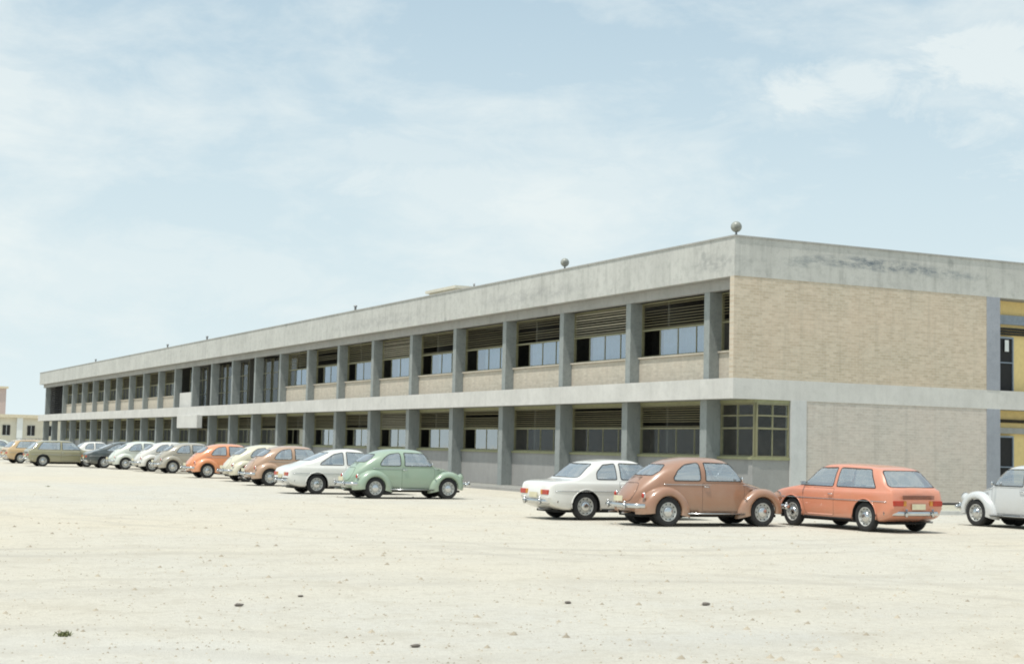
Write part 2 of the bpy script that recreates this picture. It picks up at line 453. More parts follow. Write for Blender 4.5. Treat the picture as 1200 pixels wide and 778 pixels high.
TYRE = WHEEL = HUB = None
def make_wheel(root, x, y, r=.32, w=.15, hub='M'):
    """wheel = rim, with tyre and hubcap below it; axis along y, outer face towards sign of y"""
    global TYRE, WHEEL, HUB
    if TYRE is None:
        m = MB(); pr = [(.20, -.065), (.235, -.075), (.29, -.078), (.312, -.062), (.32, -.03), (.32, .03), (.312, .062), (.29, .078), (.235, .075), (.20, .065)]
        m.lathe(pr, 'y', 40); m.f = m.f; TYRE = m.mesh('tyre'); TYRE.materials.append(M['tyre'])
        m = MB(); pr = [(.205, -.06), (.205, .066), (.195, .07), (.185, .052), (.15, .03), (.135, .036), (.10, .05), (.02, .05), (.001, .05)]
        m.lathe(pr, 'y', 40)
        nf = len(m.f)
        for q in range(10):
            a_ = 2*math.pi*q/10; ca, sa = math.cos(a_), math.sin(a_)
            pts = [(.152, -.016), (.178, -.012), (.178, .012), (.152, .016)]
            m.quad(*[(u*ca-v*sa, .054, u*sa+v*ca) for u, v in pts])
        WHEEL = m.mesh('wheel'); WHEEL.materials.append(M['rim']); WHEEL.materials.append(M['seal'])
        for p in WHEEL.polygons[nf:]: p.material_index = 1
        m = MB(); m.lathe([(.115, .045), (.112, .062), (.09, .083), (.05, .095), (.001, .098)], 'y', 28)
        HUB = m.mesh('hubcap'); HUB.materials.append(M['chrome'])
        for me in (TYRE, WHEEL, HUB):
            for p in me.polygons: p.use_smooth = True
    o = bpy.data.objects.new('wheel', WHEEL); COL.objects.link(o); o.parent = root; o.location = (x, y, r)
    if y < 0: o.rotation_euler = (0, 0, math.pi)
    for nm, me in (('tyre', TYRE), ('hubcap', HUB)):
        c = bpy.data.objects.new(nm, me); COL.objects.link(c); c.parent = o
    return o

def seat_set(root, z=.32, fx=.05, rx=-.75, w=.48, top=.95):
    for s in (-1, 1):
        m = MB(); m.box(fx-.25, fx+.28, s*.32-w/2+.04, s*.32+w/2-.04, z, z+.16)
        k = len(m.v); m.box(fx-.32, fx-.2, s*.32-w/2+.05, s*.32+w/2-.05, z+.1, top)
        for i in range(k+4, k+8): m.v[i] = (m.v[i][0]-.14, m.v[i][1], m.v[i][2])
        m.build('seat', M['seat'], root, bevel=.03)
    m = MB(); m.box(rx-.2, rx+.25, -.55, .55, z, z+.18); m.box(rx-.32, rx-.2, -.55, .55, z+.1, top-.05)
    m.build('rear_seat', M['seat'], root, bevel=.03)
    m = MB(); m.box(fx+.55, fx+.75, -.58, .58, .62, .84)
    m.build('dashboard', M['seat'], root, bevel=.03)
    m = MB(); pts = [(fx+.42+.02*math.sin(t), -.33+.19*math.cos(t), .86+.17*math.sin(t)) for t in [2*math.pi*i/20 for i in range(21)]]
    m.tube(pts, .012, 5); m.tube([(fx+.42, -.33, .86), (fx+.6, -.33, .75)], .018, 5)
    m.build('steering_wheel', M['seat'], root, True)

def bumper(root, x, W, z, d=1, guards=True, drop=.0):
    m = MB(); n = 14; path = []
    for i in range(n+1):
        t = -1+2*i/n; y = W*t; xx = x-d*.05*t*t-(d*.22 if abs(t) > .99 else (d*.06 if abs(t) > .85 else 0)); path.append((xx, y, z))
    m.tube(path, .05, 8, .5)
    b = m.build('bumper', M['chrome'], root, True)
    if guards:
        m = MB()
        for s in (-1, 1): m.tube([(x+d*.02, s*W*.5, z-.07), (x+d*.045, s*W*.5, z), (x+d*.02, s*W*.5, z+.09)], .03, 6)
        m.build('overrider', M['chrome'], b, True)
    return b

def lens(root, name, mat, c, r, depth, axis, flat=1.0, rim=True):
    m = MB(); m.lathe([(r, 0), (r*.92, depth*.5), (r*.6, depth*.85), (.001, depth)], axis, 20)
    if flat != 1: m.v = [(v[0], v[1]*flat, v[2]) if axis == 'x' else v for v in m.v]
    o = m.build(name, mat, root, True, loc=c)
    if rim:
        m = MB(); m.lathe([(r*1.18, -depth*.3), (r*1.15, depth*.25), (r*1.0, depth*.3), (r*.98, 0)], axis, 20)
        if flat != 1: m.v = [(v[0], v[1]*flat, v[2]) for v in m.v]
        m.build('lamp_rim', M['chrome'], o, True)
    return o

# ---- the round-backed small car
def make_beetle():
    root = empty('round_car')
    top = [(-2.0, .48), (-1.97, .56), (-1.92, .655), (-1.8, .82), (-1.6, 1.025), (-1.35, 1.22), (-1.1, 1.355), (-.8, 1.45), (-.45, 1.495), (-.1, 1.50),
           (.2, 1.485), (.40, 1.45), (.52, 1.385), (.62, 1.27), (.74, 1.09), (.81, .995), (.90, .965), (1.1, .945), (1.35, .89), (1.6, .79), (1.78, .67), (1.88, .56), (1.93, .45)]
    wid = [(-2.0, .12), (-1.96, .24), (-1.88, .36), (-1.7, .47), (-1.4, .57), (-1.1, .62), (-.7, .66), (-.2, .675), (.4, .67), (.75, .635), (1.0, .56), (1.3, .45), (1.6, .33), (1.8, .21), (1.9, .12), (1.93, .05)]
    bel = [(-2.0, .45), (-1.9, .55), (-1.6, .72), (-1.3, .86), (-.9, .93), (.5, .93), (.8, .90), (1.0, .80), (1.4, .70), (1.8, .5), (1.93, .4)]
    bot = [(-2.0, .40), (-1.8, .30), (-1.0, .24), (1.2, .24), (1.7, .30), (1.93, .36)]
    def sec(x):
        zt, y, zb, z0 = interp(top, x), interp(wid, x), interp(bel, x), interp(bot, x)
        zb = min(zb, zt-.05)
        pts = [(0, z0), (y*.5, z0), (y*.9, z0+.01), (y*1.0, z0+.06)]
        for k in range(1, 6): t = k/6; pts.append((y*(1.0+.022*math.sin(math.pi*t)), z0+.06+(zb-z0-.06)*t))
        nn = 2.75 if -1.0 < x < .7 else (2.75-.45*min(1, (abs(x-(-.15))-.85)/.5))
        for k in range(0, 21):
            t = k/20*math.pi/2; c, s_ = math.cos(t), math.sin(t)
            pts.append((y*max(c, 0)**(2/nn) if k < 20 else 0, zb+(zt-zb)*s_**(2/nn)))
        return pts
    xs = [-2.0+i*.03 for i in range(131)]+[1.93]
    xs = sorted(set([round(x, 4) for x in xs if x <= 1.93]))
    bm = loft(xs, sec)
    side = lambda c, n: abs(n.y) > .25 and abs(c.y) > .3
    wins = [rounded([(-.25, .975), (.70, .975), (.69, 1.03), (.50, 1.33), (.40, 1.375), (-.25, 1.39)], .05),
            rounded([(-.36, .975), (-1.00, .975), (-1.03, 1.04), (-.92, 1.21), (-.72, 1.34), (-.36, 1.39)], .07)]
    dooro = rounded([(-.33, .33), (-.33, .945), (.76, .945), (.78, .75), (.74, .45), (.66, .33)], .05)
    for i, poly in enumerate(wins):
        fs = cut(bm, poly, 'y', side)
        for s in (-1, 1):
            make_window(bm, [f for f in fs if f.calc_center_median().y*s > 0], 'window', root)
            fs = [f for f in fs if f.is_valid]
    fs = cut(bm, dooro, 'y', side)
    for s in (-1, 1):
        make_door(bm, [f for f in fs if f.calc_center_median().y*s > 0], root, -.22, .86, s); fs = [f for f in fs if f.is_valid]
    ws = rounded([(-.55, 1.02), (.55, 1.02), (.47, 1.36), (.2, 1.395), (-.2, 1.395), (-.47, 1.36)], .06)
    make_window(bm, cut(bm, ws, 'x', lambda c, n: c.x > .3 and n.x > .15), 'windscreen', root)
    rw = rounded([(-.42, 1.08), (.42, 1.08), (.45, 1.19), (.36, 1.33), (-.36, 1.33), (-.45, 1.19)], .09, 4)
    make_window(bm, cut(bm, rw, 'x', lambda c, n: c.x < -.9 and n.x < -.15), 'rear_window', root)
    tree = BVHTree.FromBMesh(bm)
    # engine lid: a raised panel on the tail
    lid = rounded([(-.33, .52), (.33, .52), (.38, .74), (.28, .93), (-.28, .93), (-.38, .74)], .1, 4)
    lf = cut(bm, lid, 'x', lambda c, n: c.x < -1.3 and n.x < -.1)
    if lf:
        g = extract(bm, lf); bmesh.ops.delete(bm, geom=lf, context='FACES')
        r = bmesh.ops.inset_region(g, faces=list(g.faces), thickness=.012, use_boundary=True, use_even_offset=True)
        for f in r['faces']: f.material_index = 1
        lo = bm_obj('engine_lid', g, [M['PAINT'], M['seal']], root, smooth=True)
        m = MB()
        for q in range(4): m.box(-1.63+q*.02, -1.58+q*.02, -.2, .2, .985+q*.022, .992+q*.022)
        m.build('air_vent', M['seal'], root)
        MB().tube([(-2.0, -.03, .62), (-2.035, 0, .615), (-2.0, .03, .62)], .014, 6).build('lid_handle', M['chrome'], lo, True)
    lid2 = rounded([(-.02, .0)], .1) if False else None
    bm_obj('body', bm, M['PAINT'], root, smooth=True)
    # fenders
    def fender(cx, s, crown, y_in, y_out, t0, t1, lip=.365):
        b = bmesh.new(); rows = []; nT, nP = 34, 14
        for i in range(nT+1):
            th = R(t0)+R(t1-t0)*i/nT
            rc = interp(crown, math.degrees(th)); row = []
            yi = y_in(th)
            for j in range(nP+1):
                ph = j/nP*math.pi/2
                e = 2/2.5
                y = yi+(y_out-yi)*math.sin(ph)**e; r_ = lip+(rc-lip)*math.cos(ph)**e
                row.append(b.verts.new((cx+r_*math.cos(th), s*y, .33+r_*math.sin(th))))
            row.append(b.verts.new((cx+(lip-.03)*math.cos(th), s*(y_out-.012), .33+(lip-.03)*math.sin(th))))
            row.append(b.verts.new((cx+(lip-.03)*math.cos(th), s*(y_out-.07), .33+(lip-.03)*math.sin(th))))
            rows.append(row)
        for a, c in zip(rows[:-1], rows[1:]):
            for j in range(len(a)-1): b.faces.new((a[j], a[j+1], c[j+1], c[j]))
        bmesh.ops.recalc_face_normals(b, faces=b.faces)
        return bm_obj('fender', b, M['PAINT'], root, smooth=True)
    cf = [(-20, .56), (0, .60), (25, .615), (50, .575), (90, .505), (130, .50), (160, .56), (195, .66)]
    cr = [(-20, .60), (0, .58), (30, .54), (60, .52), (90, .53), (120, .55), (150, .595), (175, .63), (200, .60)]
    for s in (-1, 1):
        f = fender(1.2, s, cf, lambda th: .60-.30*max(0, math.cos(th)), .775, -6, 194)
        fr = fender(-1.2, s, cr, lambda th: .60-.22*max(0, -math.cos(th)), .775, -14, 187)
        m = MB(); m.tube([(1.56, s*.575, .60), (1.715, s*.565, .68)], .112, 20); f2 = m.build('headlight_bowl', M['PAINT'], f, True)
        lens(f, 'headlight', M['lens'], (1.715, s*.565, .68), .095, .035, 'x')
        lens(fr, 'tail_light', M['redlens'], (-1.755, s*.625, .66), .06, -.045, 'x', flat=.75)
        # running board and liner
        MB().box(-.72, .70, s*.60 if s > 0 else -.775, .775 if s > 0 else s*.60, .262, .295).build('running_board', M['seal'], root, bevel=.008)
        MB().tube([(-.74, s*.777, .285), (.72, s*.777, .285)], .012, 6).build('trim', M['chrome'], root, True)
    # belt moulding
    for s in (-1, 1):
        pts = []
        for i in range(52):
            x = -1.25+i*.05
            hit = tree.ray_cast(Vector((x, s*2, .905 if x < .8 else .905-.16*(x-.8))), Vector((0, -s, 0)))[0]
            if hit: pts.append((hit.x, hit.y+s*.004, hit.z))
        MB().tube(pts, .009, 5).build('trim', M['chrome'], root, True)
        MB().tube([(.62, s*.64, .99), (.62, s*.75, 1.02)], .008, 5).lathe([(.001, .0), (.05, .005), (.05, .02), (.001, .025)], 'x', 14, (.60, s*.78, 1.04)).build('mirror', M['chrome'], root, True)
    bumper(root, -2.06, .76, .44, -1); bumper(root, 2.04, .76, .44, 1)
    MB().box(-2.045, -2.03, -.19, .19, .52, .64).build('number_plate', M['plate'], root, bevel=.004)
    for yy in (.3, -.3): MB().lathe([(.025, -.12), (.025, .1), (.018, .1), (.018, -.1)], 'x', 12, (-2.0, yy, .28)).build('exhaust_pipe', M['chrome'], root, True)
    MB().box(-1.75, 1.7, -.5, .5, .20, .262).build('floor_pan', M['under'], root, bevel=.02)
    MB().box(-1.5, -.8, -.55, .55, .27, .60).build('engine_bulkhead', M['under'], root, bevel=.02)
    for s in (-1, 1):
        for cx in (-1.2, 1.2): MB().tube([(cx, s*.35, .32), (cx, s*.66, .32)], .30, 18).build('wheel_well', M['under'], root)
    MB().tube([(-1.2, -.6, .32), (-1.2, .6, .32)], .04, 8).tube([(1.2, -.6, .32), (1.2, .6, .32)], .04, 8).build('axle', M['under'], root)
    seat_set(root)
    for cx in (-1.2, 1.2):
        for s in (-1, 1): make_wheel(root, cx, s*.665)
    return root

# ---- three-box, fastback and hatch bodies
def make_saloon(name, top, W, ax, wins, screen, rear, door, belt=.87, wt=None, lamps='low', k_t=.32, rack=False, twin=False, rearvent=False):
    root = empty(name)
    x0, x1 = top[0][0], top[-1][0]
    wt = wt or [(x0, .86), (x0+.12, .93), (x0+.5, .98), (0, 1.0), (x1-.7, .98), (x1-.2, .92), (x1, .84)]
    def sec(x):
        zt = interp(top, x); w = W*interp(wt, x); zb = min(belt, zt-.035)
        g_ = max(0, zt-zb); fl = interp([(x0, .44), (x0+.15, .30), (x0+.5, .22), (x1-.5, .22), (x1-.15, .28), (x1, .42)], x)
        ysh = w*.955; yr = ysh-k_t*g_-.02
        ct = [(0, fl), (w*.6, fl), (w*.93, fl+.01), (w*.985, fl+.08), (w, .52 if zb > .6 else (fl+zb)/2), (w*.995, zb-.10 if zb > .62 else zb-.04), (w*.98, zb-.025), (ysh, zb),
              (ysh-k_t*g_*.3-.003, zb+g_*.3), (ysh-k_t*g_*.6-.006, zb+g_*.6), (yr, zt-min(.07, g_*.35)), (yr-.06, zt-min(.022, g_*.15)), (yr*.55, zt-.002), (0, zt+.004)]
        return chaikin(ct, 2)
    nst = int((x1-x0)/.035); xs = [x0+(x1-x0)*i/nst for i in range(nst+1)]
    bm = loft(xs, sec)
    side = lambda c, n: abs(n.y) > .3 and abs(c.y) > .3
    for a in ax:      # wheel openings
        r = .375
        poly = [(a+r*math.cos(t), .325+r*math.sin(t)) for t in [2*math.pi*i/28 for i in range(28)]]
        fs = cut(bm, poly, 'y', lambda c, n: abs(c.y) > .42 and c.z < .8)
        bmesh.ops.delete(bm, geom=fs, context='FACES')
    for poly in wins:
        fs = cut(bm, rounded(poly, .05), 'y', side)
        for s in (-1, 1):
            make_window(bm, [f for f in fs if f.is_valid and f.calc_center_median().y*s > 0], 'window', root)
            fs = [f for f in fs if f.is_valid]
    for s in (-1, 1):
        fs = cut(bm, rounded(door, .05), 'y', lambda c, n: abs(n.y) > .3 and c.y*s > .3)
        make_door(bm, fs, root, door[0][0]+.1, belt-.10, s)
    make_window(bm, cut(bm, rounded(screen, .07), 'x', lambda c, n: c.x > .15 and n.x > .2), 'windscreen', root)
    make_window(bm, cut(bm, rounded(rear[0], .07), 'x', lambda c, n: c.x < rear[1] and n.x < -.12), 'rear_window', root)
    tree = BVHTree.FromBMesh(bm)
    bm_obj('body', bm, M['PAINT'], root, smooth=True)
    for a in ax:
        for s in (-1, 1):
            m = MB()
            yi, yo = s*.50, s*(W*.975)
            n = 20; k = len(m.v)
            for y in (yi, yo):
                for i in range(n+1):
                    t = R(-20)+R(220)*i/n; m.v.append((a+.38*math.cos(t), y, .325+.38*math.sin(t)))
            for i in range(n): m.f.append((i, i+1, n+1+i+1, n+1+i))
            m.f.append(tuple(range(n+1)))
            m.build('wheel_well', M['under'], root)
            make_wheel(root, a, s*(W-.115))
            m = MB(); m.tube([(a+.378*math.cos(t), s*(W*.985), .325+.378*math.sin(t)) for t in [R(-8)+R(196)*i/20 for i in range(21)]], .013, 6)
            m.build('arch_lip', M['PAINT'], root, True)
    MB().box(x0+.35, x1-.35, -.55, .55, .17, .225).build('floor_pan', M['under'], root, bevel=.02)
    MB().tube([(ax[0], -.6, .32), (ax[0], .6, .32)], .04, 8).tube([(ax[1], -.6, .32), (ax[1], .6, .32)], .04, 8).build('axle', M['under'], root)
    # side trim
    for s in (-1, 1):
        pts = []
        x = x0+.15
        while x < x1-.15:
            hit = tree.ray_cast(Vector((x, s*2, .66)), Vector((0, -s, 0)))[0]
            if hit is not None and abs(hit.y) > .5: pts.append((hit.x, hit.y+s*.004, hit.z))
            elif len(pts) == 0: pass
            x += .08
        if len(pts) > 3: MB().tube(pts, .009, 5).build('trim', M['chrome'], root, True)
        pts = [(x0+.9, s*(W+.002), .235), (x1-.85, s*(W+.002), .235)]
        MB().tube([(ax[0]+.42, s*W*.955, .25), (ax[1]-.42, s*W*.955, .25)], .018, 6).build('sill_strip', M['seal'], root, True)
        MB().tube([(screen[1][0]*0+.78, s*.70, .92), (.78, s*.80, .95)], .008, 5).box(.76, .79, s*.80-.06, s*.80+.06, .93, 1.02).build('mirror', M['chrome'], root)
    bumper(root, x0-.03, W*.93, .42, -1); bumper(root, x1+.03, W*.93, .42, 1)
    def back_x(y, z, d):
        h = tree.ray_cast(Vector((d*4, y, z)), Vector((-d, 0, 0)))[0]
        return h.x if h is not None else (x0 if d < 0 else x1)
    zl = .63
    for s in (-1, 1):
        xb = back_x(s*W*.68, zl, -1)
        c = MB().box(xb-.022, xb+.02, min(s*W*.52, s*W*.86), max(s*W*.52, s*W*.86), zl-.055, zl+.055).build('tail_light', M['redlens'], root, bevel=.01)
        MB().box(xb-.025, xb+.02, min(s*W*.42, s*W*.515), max(s*W*.42, s*W*.515), zl-.055, zl+.055).build('reverse_lens', M['amberlens'], c, bevel=.01)
        xf = back_x(s*W*.66, .6, 1)
        for q in ((.74, .52) if twin else (.68,)):
            lens(root, 'headlight', M['lens'], (xf-.005, s*W*q, .60), .075 if twin else .095, .03, 'x')
    xf = back_x(0, .58, 1)
    m = MB()
    for q in range(5): m.box(xf-.01, xf+.008, -W*.38, W*.38, .52+q*.035, .535+q*.035)
    m.build('grille', M['chrome'], root)
    xb = back_x(0, .56, -1)
    MB().box(xb-.035, xb-.02, -.19, .19, .50, .62).build('number_plate', M['plate'], root, bevel=.004)
    MB().tube([(x0-.06, -.35, .24), (x0+.3, -.35, .26)], .024, 8).build('exhaust_pipe', M['metal'], root, True)
    if rearvent:
        m = MB()
        for q in range(4): m.box(xb-.03, xb-.01, -W*.55, W*.55, .72+q*.022, .73+q*.022)
        m.build('air_vent', M['seal'], root)
    seat_set(root, z=.30, fx=.10, rx=-.75, top=.92)
    MB().box(-.95, .9, -.6, .6, .23, .29).build('cabin_floor', M['seat'], root)
    if rack:
        m = MB()
        zr = interp(top, -.3)
        for s in (-1, 1): m.tube([(-1.15, s*.5, zr+.06), (.25, s*.5, zr+.075)], .014, 6)
        for q in range(7):
            xq = -1.1+q*.22; m.tube([(xq, -.5, zr+.062), (xq, .5, zr+.062)], .012, 6)
            for s in (-1, 1): m.tube([(xq, s*.5, zr+.06), (xq, s*.5, interp(top, xq)-.02)], .01, 5)
        m.build('roof_rack', M['metal'], root, True)
    return root

def make_hatch(rack=False):
    top = [(-2.0, .60), (-1.98, .78), (-1.94, .90), (-1.86, .97), (-1.55, 1.27), (-1.45, 1.345), (-1.30, 1.385), (-.8, 1.425), (-.2, 1.44), (.2, 1.425), (.42, 1.365), (.55, 1.28), (.97, .96), (1.10, .925), (1.7, .82), (1.93, .72), (2.0, .56)]
    return make_saloon('estate_car' if rack else 'hatchback_car', top, .80, (-1.2, 1.2),
        [[(-.18, .925), (.84, .925), (.48, 1.335), (-.18, 1.355)], [(-.27, .925), (-1.52, .925), (-1.22, 1.335), (-.27, 1.355)]],
        [(-.66, .99), (.66, .99), (.54, 1.32), (-.54, 1.32)], ([(-.66, .96), (.66, .96), (.53, 1.31), (-.53, 1.31)], -1.3),
        [(-.24, .30), (-.24, .895), (.80, .895), (.80, .60), (.70, .30)], rack=rack, twin=True, rearvent=True)
def make_coupe():
    top = [(-2.14, .58), (-2.12, .76), (-2.05, .85), (-1.9, .885), (-1.5, .92), (-1.40, .955), (-1.02, 1.25), (-.90, 1.315), (-.72, 1.355), (-.3, 1.39), (.1, 1.385), (.32, 1.335), (.45, 1.26), (.92, .96), (1.05, .925), (1.8, .85), (2.08, .78), (2.15, .6)]
    return make_saloon('two_door_car', top, .80, (-1.2, 1.22),
        [[(-.28, .925), (.76, .925), (.40, 1.30), (-.28, 1.315)], [(-.37, .925), (-.92, .925), (-.90, 1.10), (-.70, 1.275), (-.37, 1.31)]],
        [(-.64, .99), (.64, .99), (.53, 1.29), (-.53, 1.29)], ([(-.63, .965), (.63, .965), (.53, 1.29), (-.53, 1.29)], -.85),
        [(-.33, .30), (-.33, .895), (.74, .895), (.76, .60), (.70, .30)], twin=True)
def make_fastback():
    top = [(-2.16, .56), (-2.14, .70), (-2.08, .80), (-1.95, .86), (-1.6, .975), (-1.2, 1.14), (-.85, 1.29), (-.6, 1.38), (-.3, 1.435), (0, 1.45), (.25, 1.43), (.45, 1.36), (.58, 1.26), (.98, .96), (1.1, .93), (1.8, .83), (2.05, .74), (2.12, .58)]
    return make_saloon('fastback_car', top, .80, (-1.2, 1.2),
        [[(-.2, .925), (.84, .925), (.46, 1.33), (-.2, 1.36)], [(-.29, .925), (-1.12, .925), (-1.05, 1.02), (-.62, 1.28), (-.29, 1.35)]],
        [(-.66, .99), (.66, .99), (.54, 1.31), (-.54, 1.31)], ([(-.56, 1.06), (.56, 1.06), (.48, 1.33), (-.48, 1.33)], -.5),
        [(-.25, .30), (-.25, .895), (.80, .895), (.80, .60), (.70, .30)], rearvent=False)

PROTO = {}
def car(kind, color, loc, hdg, label, group='cars parked along the building'):
    """loc = ground point of the rear wheel on the car's right side, hdg = degrees of the nose from +X"""
    mk = {'beetle': make_beetle, 'hatch': make_hatch, 'estate': lambda: make_hatch(True), 'coupe': make_coupe, 'fast': make_fastback}[kind]
    if kind not in PROTO: PROTO[kind] = o = mk()
    else: o = copy_tree(PROTO[kind])
    side = loc[2]; h = R(hdg)
    off = Vector((-1.2, side*(.665 if kind == 'beetle' else .69), 0)); off.rotate(Matrix.Rotation(h, 3, 'Z'))
    o.location = (loc[0]-off.x, loc[1]-off.y, 0); o.rotation_euler = (0, 0, h)
    mname = 'paint '+color[0]
    set_paint(o, bpy.data.materials.get(mname) or paint(mname, color[1], *(color[2:] or ())))
    tag(o, label, 'car', group)
    return o

C_ = {'brown': ('brown', (.33, .145, .07)), 'green': ('green', (.27, .38, .27)), 'orange': ('orange red', (.68, .22, .11)), 'orange2': ('orange', (.78, .27, .09)),
      'cream': ('cream', (.66, .62, .46)), 'white': ('white', (.80, .79, .74)), 'olive': ('olive', (.28, .26, .14)), 'teal': ('dark teal', (.02, .04, .045)),
      'tan': ('tan', (.62, .42, .20)), 'grey': ('pale grey', (.60, .62, .62)), 'ivory': ('ivory', (.68, .66, .60)), 'khaki': ('khaki grey', (.36, .33, .26)),
      'brown2': ('faded brown', (.45, .27, .16)), 'sage': ('pale sage', (.62, .66, .58))}
RT = -1; LT = 1      # which rear wheel the location refers to
car('beetle', C_['brown'], (-9.45, -11.35, RT), -2, 'brown round-backed car with pale hubcaps, parked in front of the white two-door car')
car('coupe', C_['white'], (-10.04, -8.75, RT), 0, 'white two-door car with a boot, half hidden behind the brown round-backed car')
car('hatch', C_['orange'], (-5.68, -13.37, LT), 93, 'orange-red hatchback with its tailgate window towards the camera, beside the brick end wall')
car('beetle', C_['grey'], (-.63, -13.78, LT), 92, 'pale grey round-fendered car cut off by the right edge of the photo')
car('beetle', C_['green'], (-10.36, 3.62, RT), 1, 'green round-backed car with white wheels, nearest of the long row on the left')
car('fast', C_['white'], (-11.0, 7.1, RT), 0, 'white fastback car with a long sloping tail, directly left of the green car')
car('beetle', C_['brown2'], (-9.9, 15.5, RT), 0, 'faded brown round-backed car with only its tail and roof showing behind the white fastback')
car('beetle', C_['cream'], (-9.25, 20.75, RT), 0, 'cream round-backed car between the orange one and the faded brown one')
car('beetle', C_['orange2'], (-9.35, 26.25, RT), 0, 'orange round-backed car in the left row, left of the cream car')
car('beetle', C_['khaki'], (-8.8, 34.6, RT), 0, 'khaki grey round-backed car directly left of the orange one in the row')
car('beetle', C_['ivory'], (-9.0, 38.0, RT), 0, 'ivory round-backed car squeezed between the khaki grey and the pale sage cars')
car('beetle', C_['sage'], (-9.4, 42.3, RT), 0, 'pale sage round-backed car with its tail beside the dark teal car')
car('fast', C_['teal'], (-9.9, 45.3, RT), 0, 'dark teal fastback car, the only dark one in the row')
car('hatch', C_['olive'], (-12.7, 47.95, RT), 2, 'olive brown hatchback seen side on at the left, standing forward of the row')
car('coupe', C_['white'], (-8.9, 57.5, RT), 0, 'white two-door car far off behind the nose of the olive hatchback')
car('estate', C_['tan'], (-12.6, 56.5, RT), 8, 'tan car with a roof rack behind the tail of the olive hatchback')
car('coupe', C_['sage'], (-11.2, 72.0, RT), 185, 'pale greenish saloon at the far left edge of the photo')

# ------------------------------------------------------------------ the building
B = empty('office_building')
tag(B, 'long two-storey concrete and brick building with rows of columns and louvred windows', 'building')
L = 128.8; XW = 34.0; XE = 10.93
ZT, ZF, B1, B2 = 8.35, 7.12, 3.94, 3.30
XG, XGu = .90, .92
col_y = [2.15+5.0*k for k in range(26)]
# roof with its deep fascia
m = MB(); m.box(0, .22, 0, L, ZF, ZT); m.box(.22, XW, 0, .22, ZF, ZT); m.box(.22, XW, L-.22, L, ZF, ZT); m.box(XW-.22, XW, .22, L-.22, ZF, ZT)
fas = m.build('roof_fascia', M['concrete'], B)
m = MB(); m.box(.22, XW-.22, .22, L-.22, ZF+.003, ZF+.28); m.build('roof', M['roofing'], B)
m = MB(); m.box(-.03, .27, -.03, L+.03, ZT, ZT+.05); m.box(.27, XW+.03, -.03, .27, ZT, ZT+.05); m.build('coping', M['beam'], B)
m = MB(); m.box(.40, .62, .25, L-.25, 6.79, ZF); m.build('eaves_beam', M['beam'], B)
# floor band
m = MB(); m.box(0, .25, 0, L, B2, B1); m.box(.25, XW, 0, .25, B2, B1); m.build('floor_band', M['band'], B)
m = MB(); m.box(.25, XW-.5, .25, L-.25, B2+.003, B2+.30); m.build('floor_slab', M['beam'], B)
# end walls
MB().box(0.002, 10.34, .012, .24, B1, ZF).build('brick_wall', M['brick'], B)
MB().box(2.80, 10.34, .015, .24, .12, B2).build('brick_wall', M['brick_low'], B)
MB().box(2.20, 2.80, -.02, .26, 0, B2).build('corner_pier', M['pier'], B)
m = MB(); m.box(10.34, XE, -.012, .4, B1, ZF); m.build('pier', M['pier_grey'], B)
m = MB(); m.box(10.34, XE, -.012, .4, 0, B2); m.build('pier', M['pier_grey'], B)
MB().box(2.8, XW, -.0, .3, 0, .12).build('base_strip', M['dark'], B)
MB().box(.80, 1.0, .3, 119.5, 0, .10).build('base_strip', M['dark'], B)
# far side and interior
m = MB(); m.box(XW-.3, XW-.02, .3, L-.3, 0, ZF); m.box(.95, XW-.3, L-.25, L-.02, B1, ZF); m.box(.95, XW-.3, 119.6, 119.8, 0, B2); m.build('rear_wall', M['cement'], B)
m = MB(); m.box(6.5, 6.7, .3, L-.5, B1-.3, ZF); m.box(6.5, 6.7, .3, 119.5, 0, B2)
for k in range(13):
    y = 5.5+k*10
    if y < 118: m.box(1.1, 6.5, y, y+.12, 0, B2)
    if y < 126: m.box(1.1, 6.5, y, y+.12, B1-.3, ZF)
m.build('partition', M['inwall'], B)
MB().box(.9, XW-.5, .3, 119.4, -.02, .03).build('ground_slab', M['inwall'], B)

# columns
upc = MB().box(0, .50, -.16, .16, B1, 6.79).mesh('column'); upc.materials.append(M['column'])
loc_ = MB().box(0, .56, -.19, .19, 0, B2).mesh('column'); loc_.materials.append(M['column'])
for k, y in enumerate(col_y):
    for me, x in ((upc, .42), (loc_, .33)):
        if me is upc and 23 < k < 25: continue
        o = bpy.data.objects.new('column', me); COL.objects.link(o); o.parent = B; o.location = (x, y, 0)

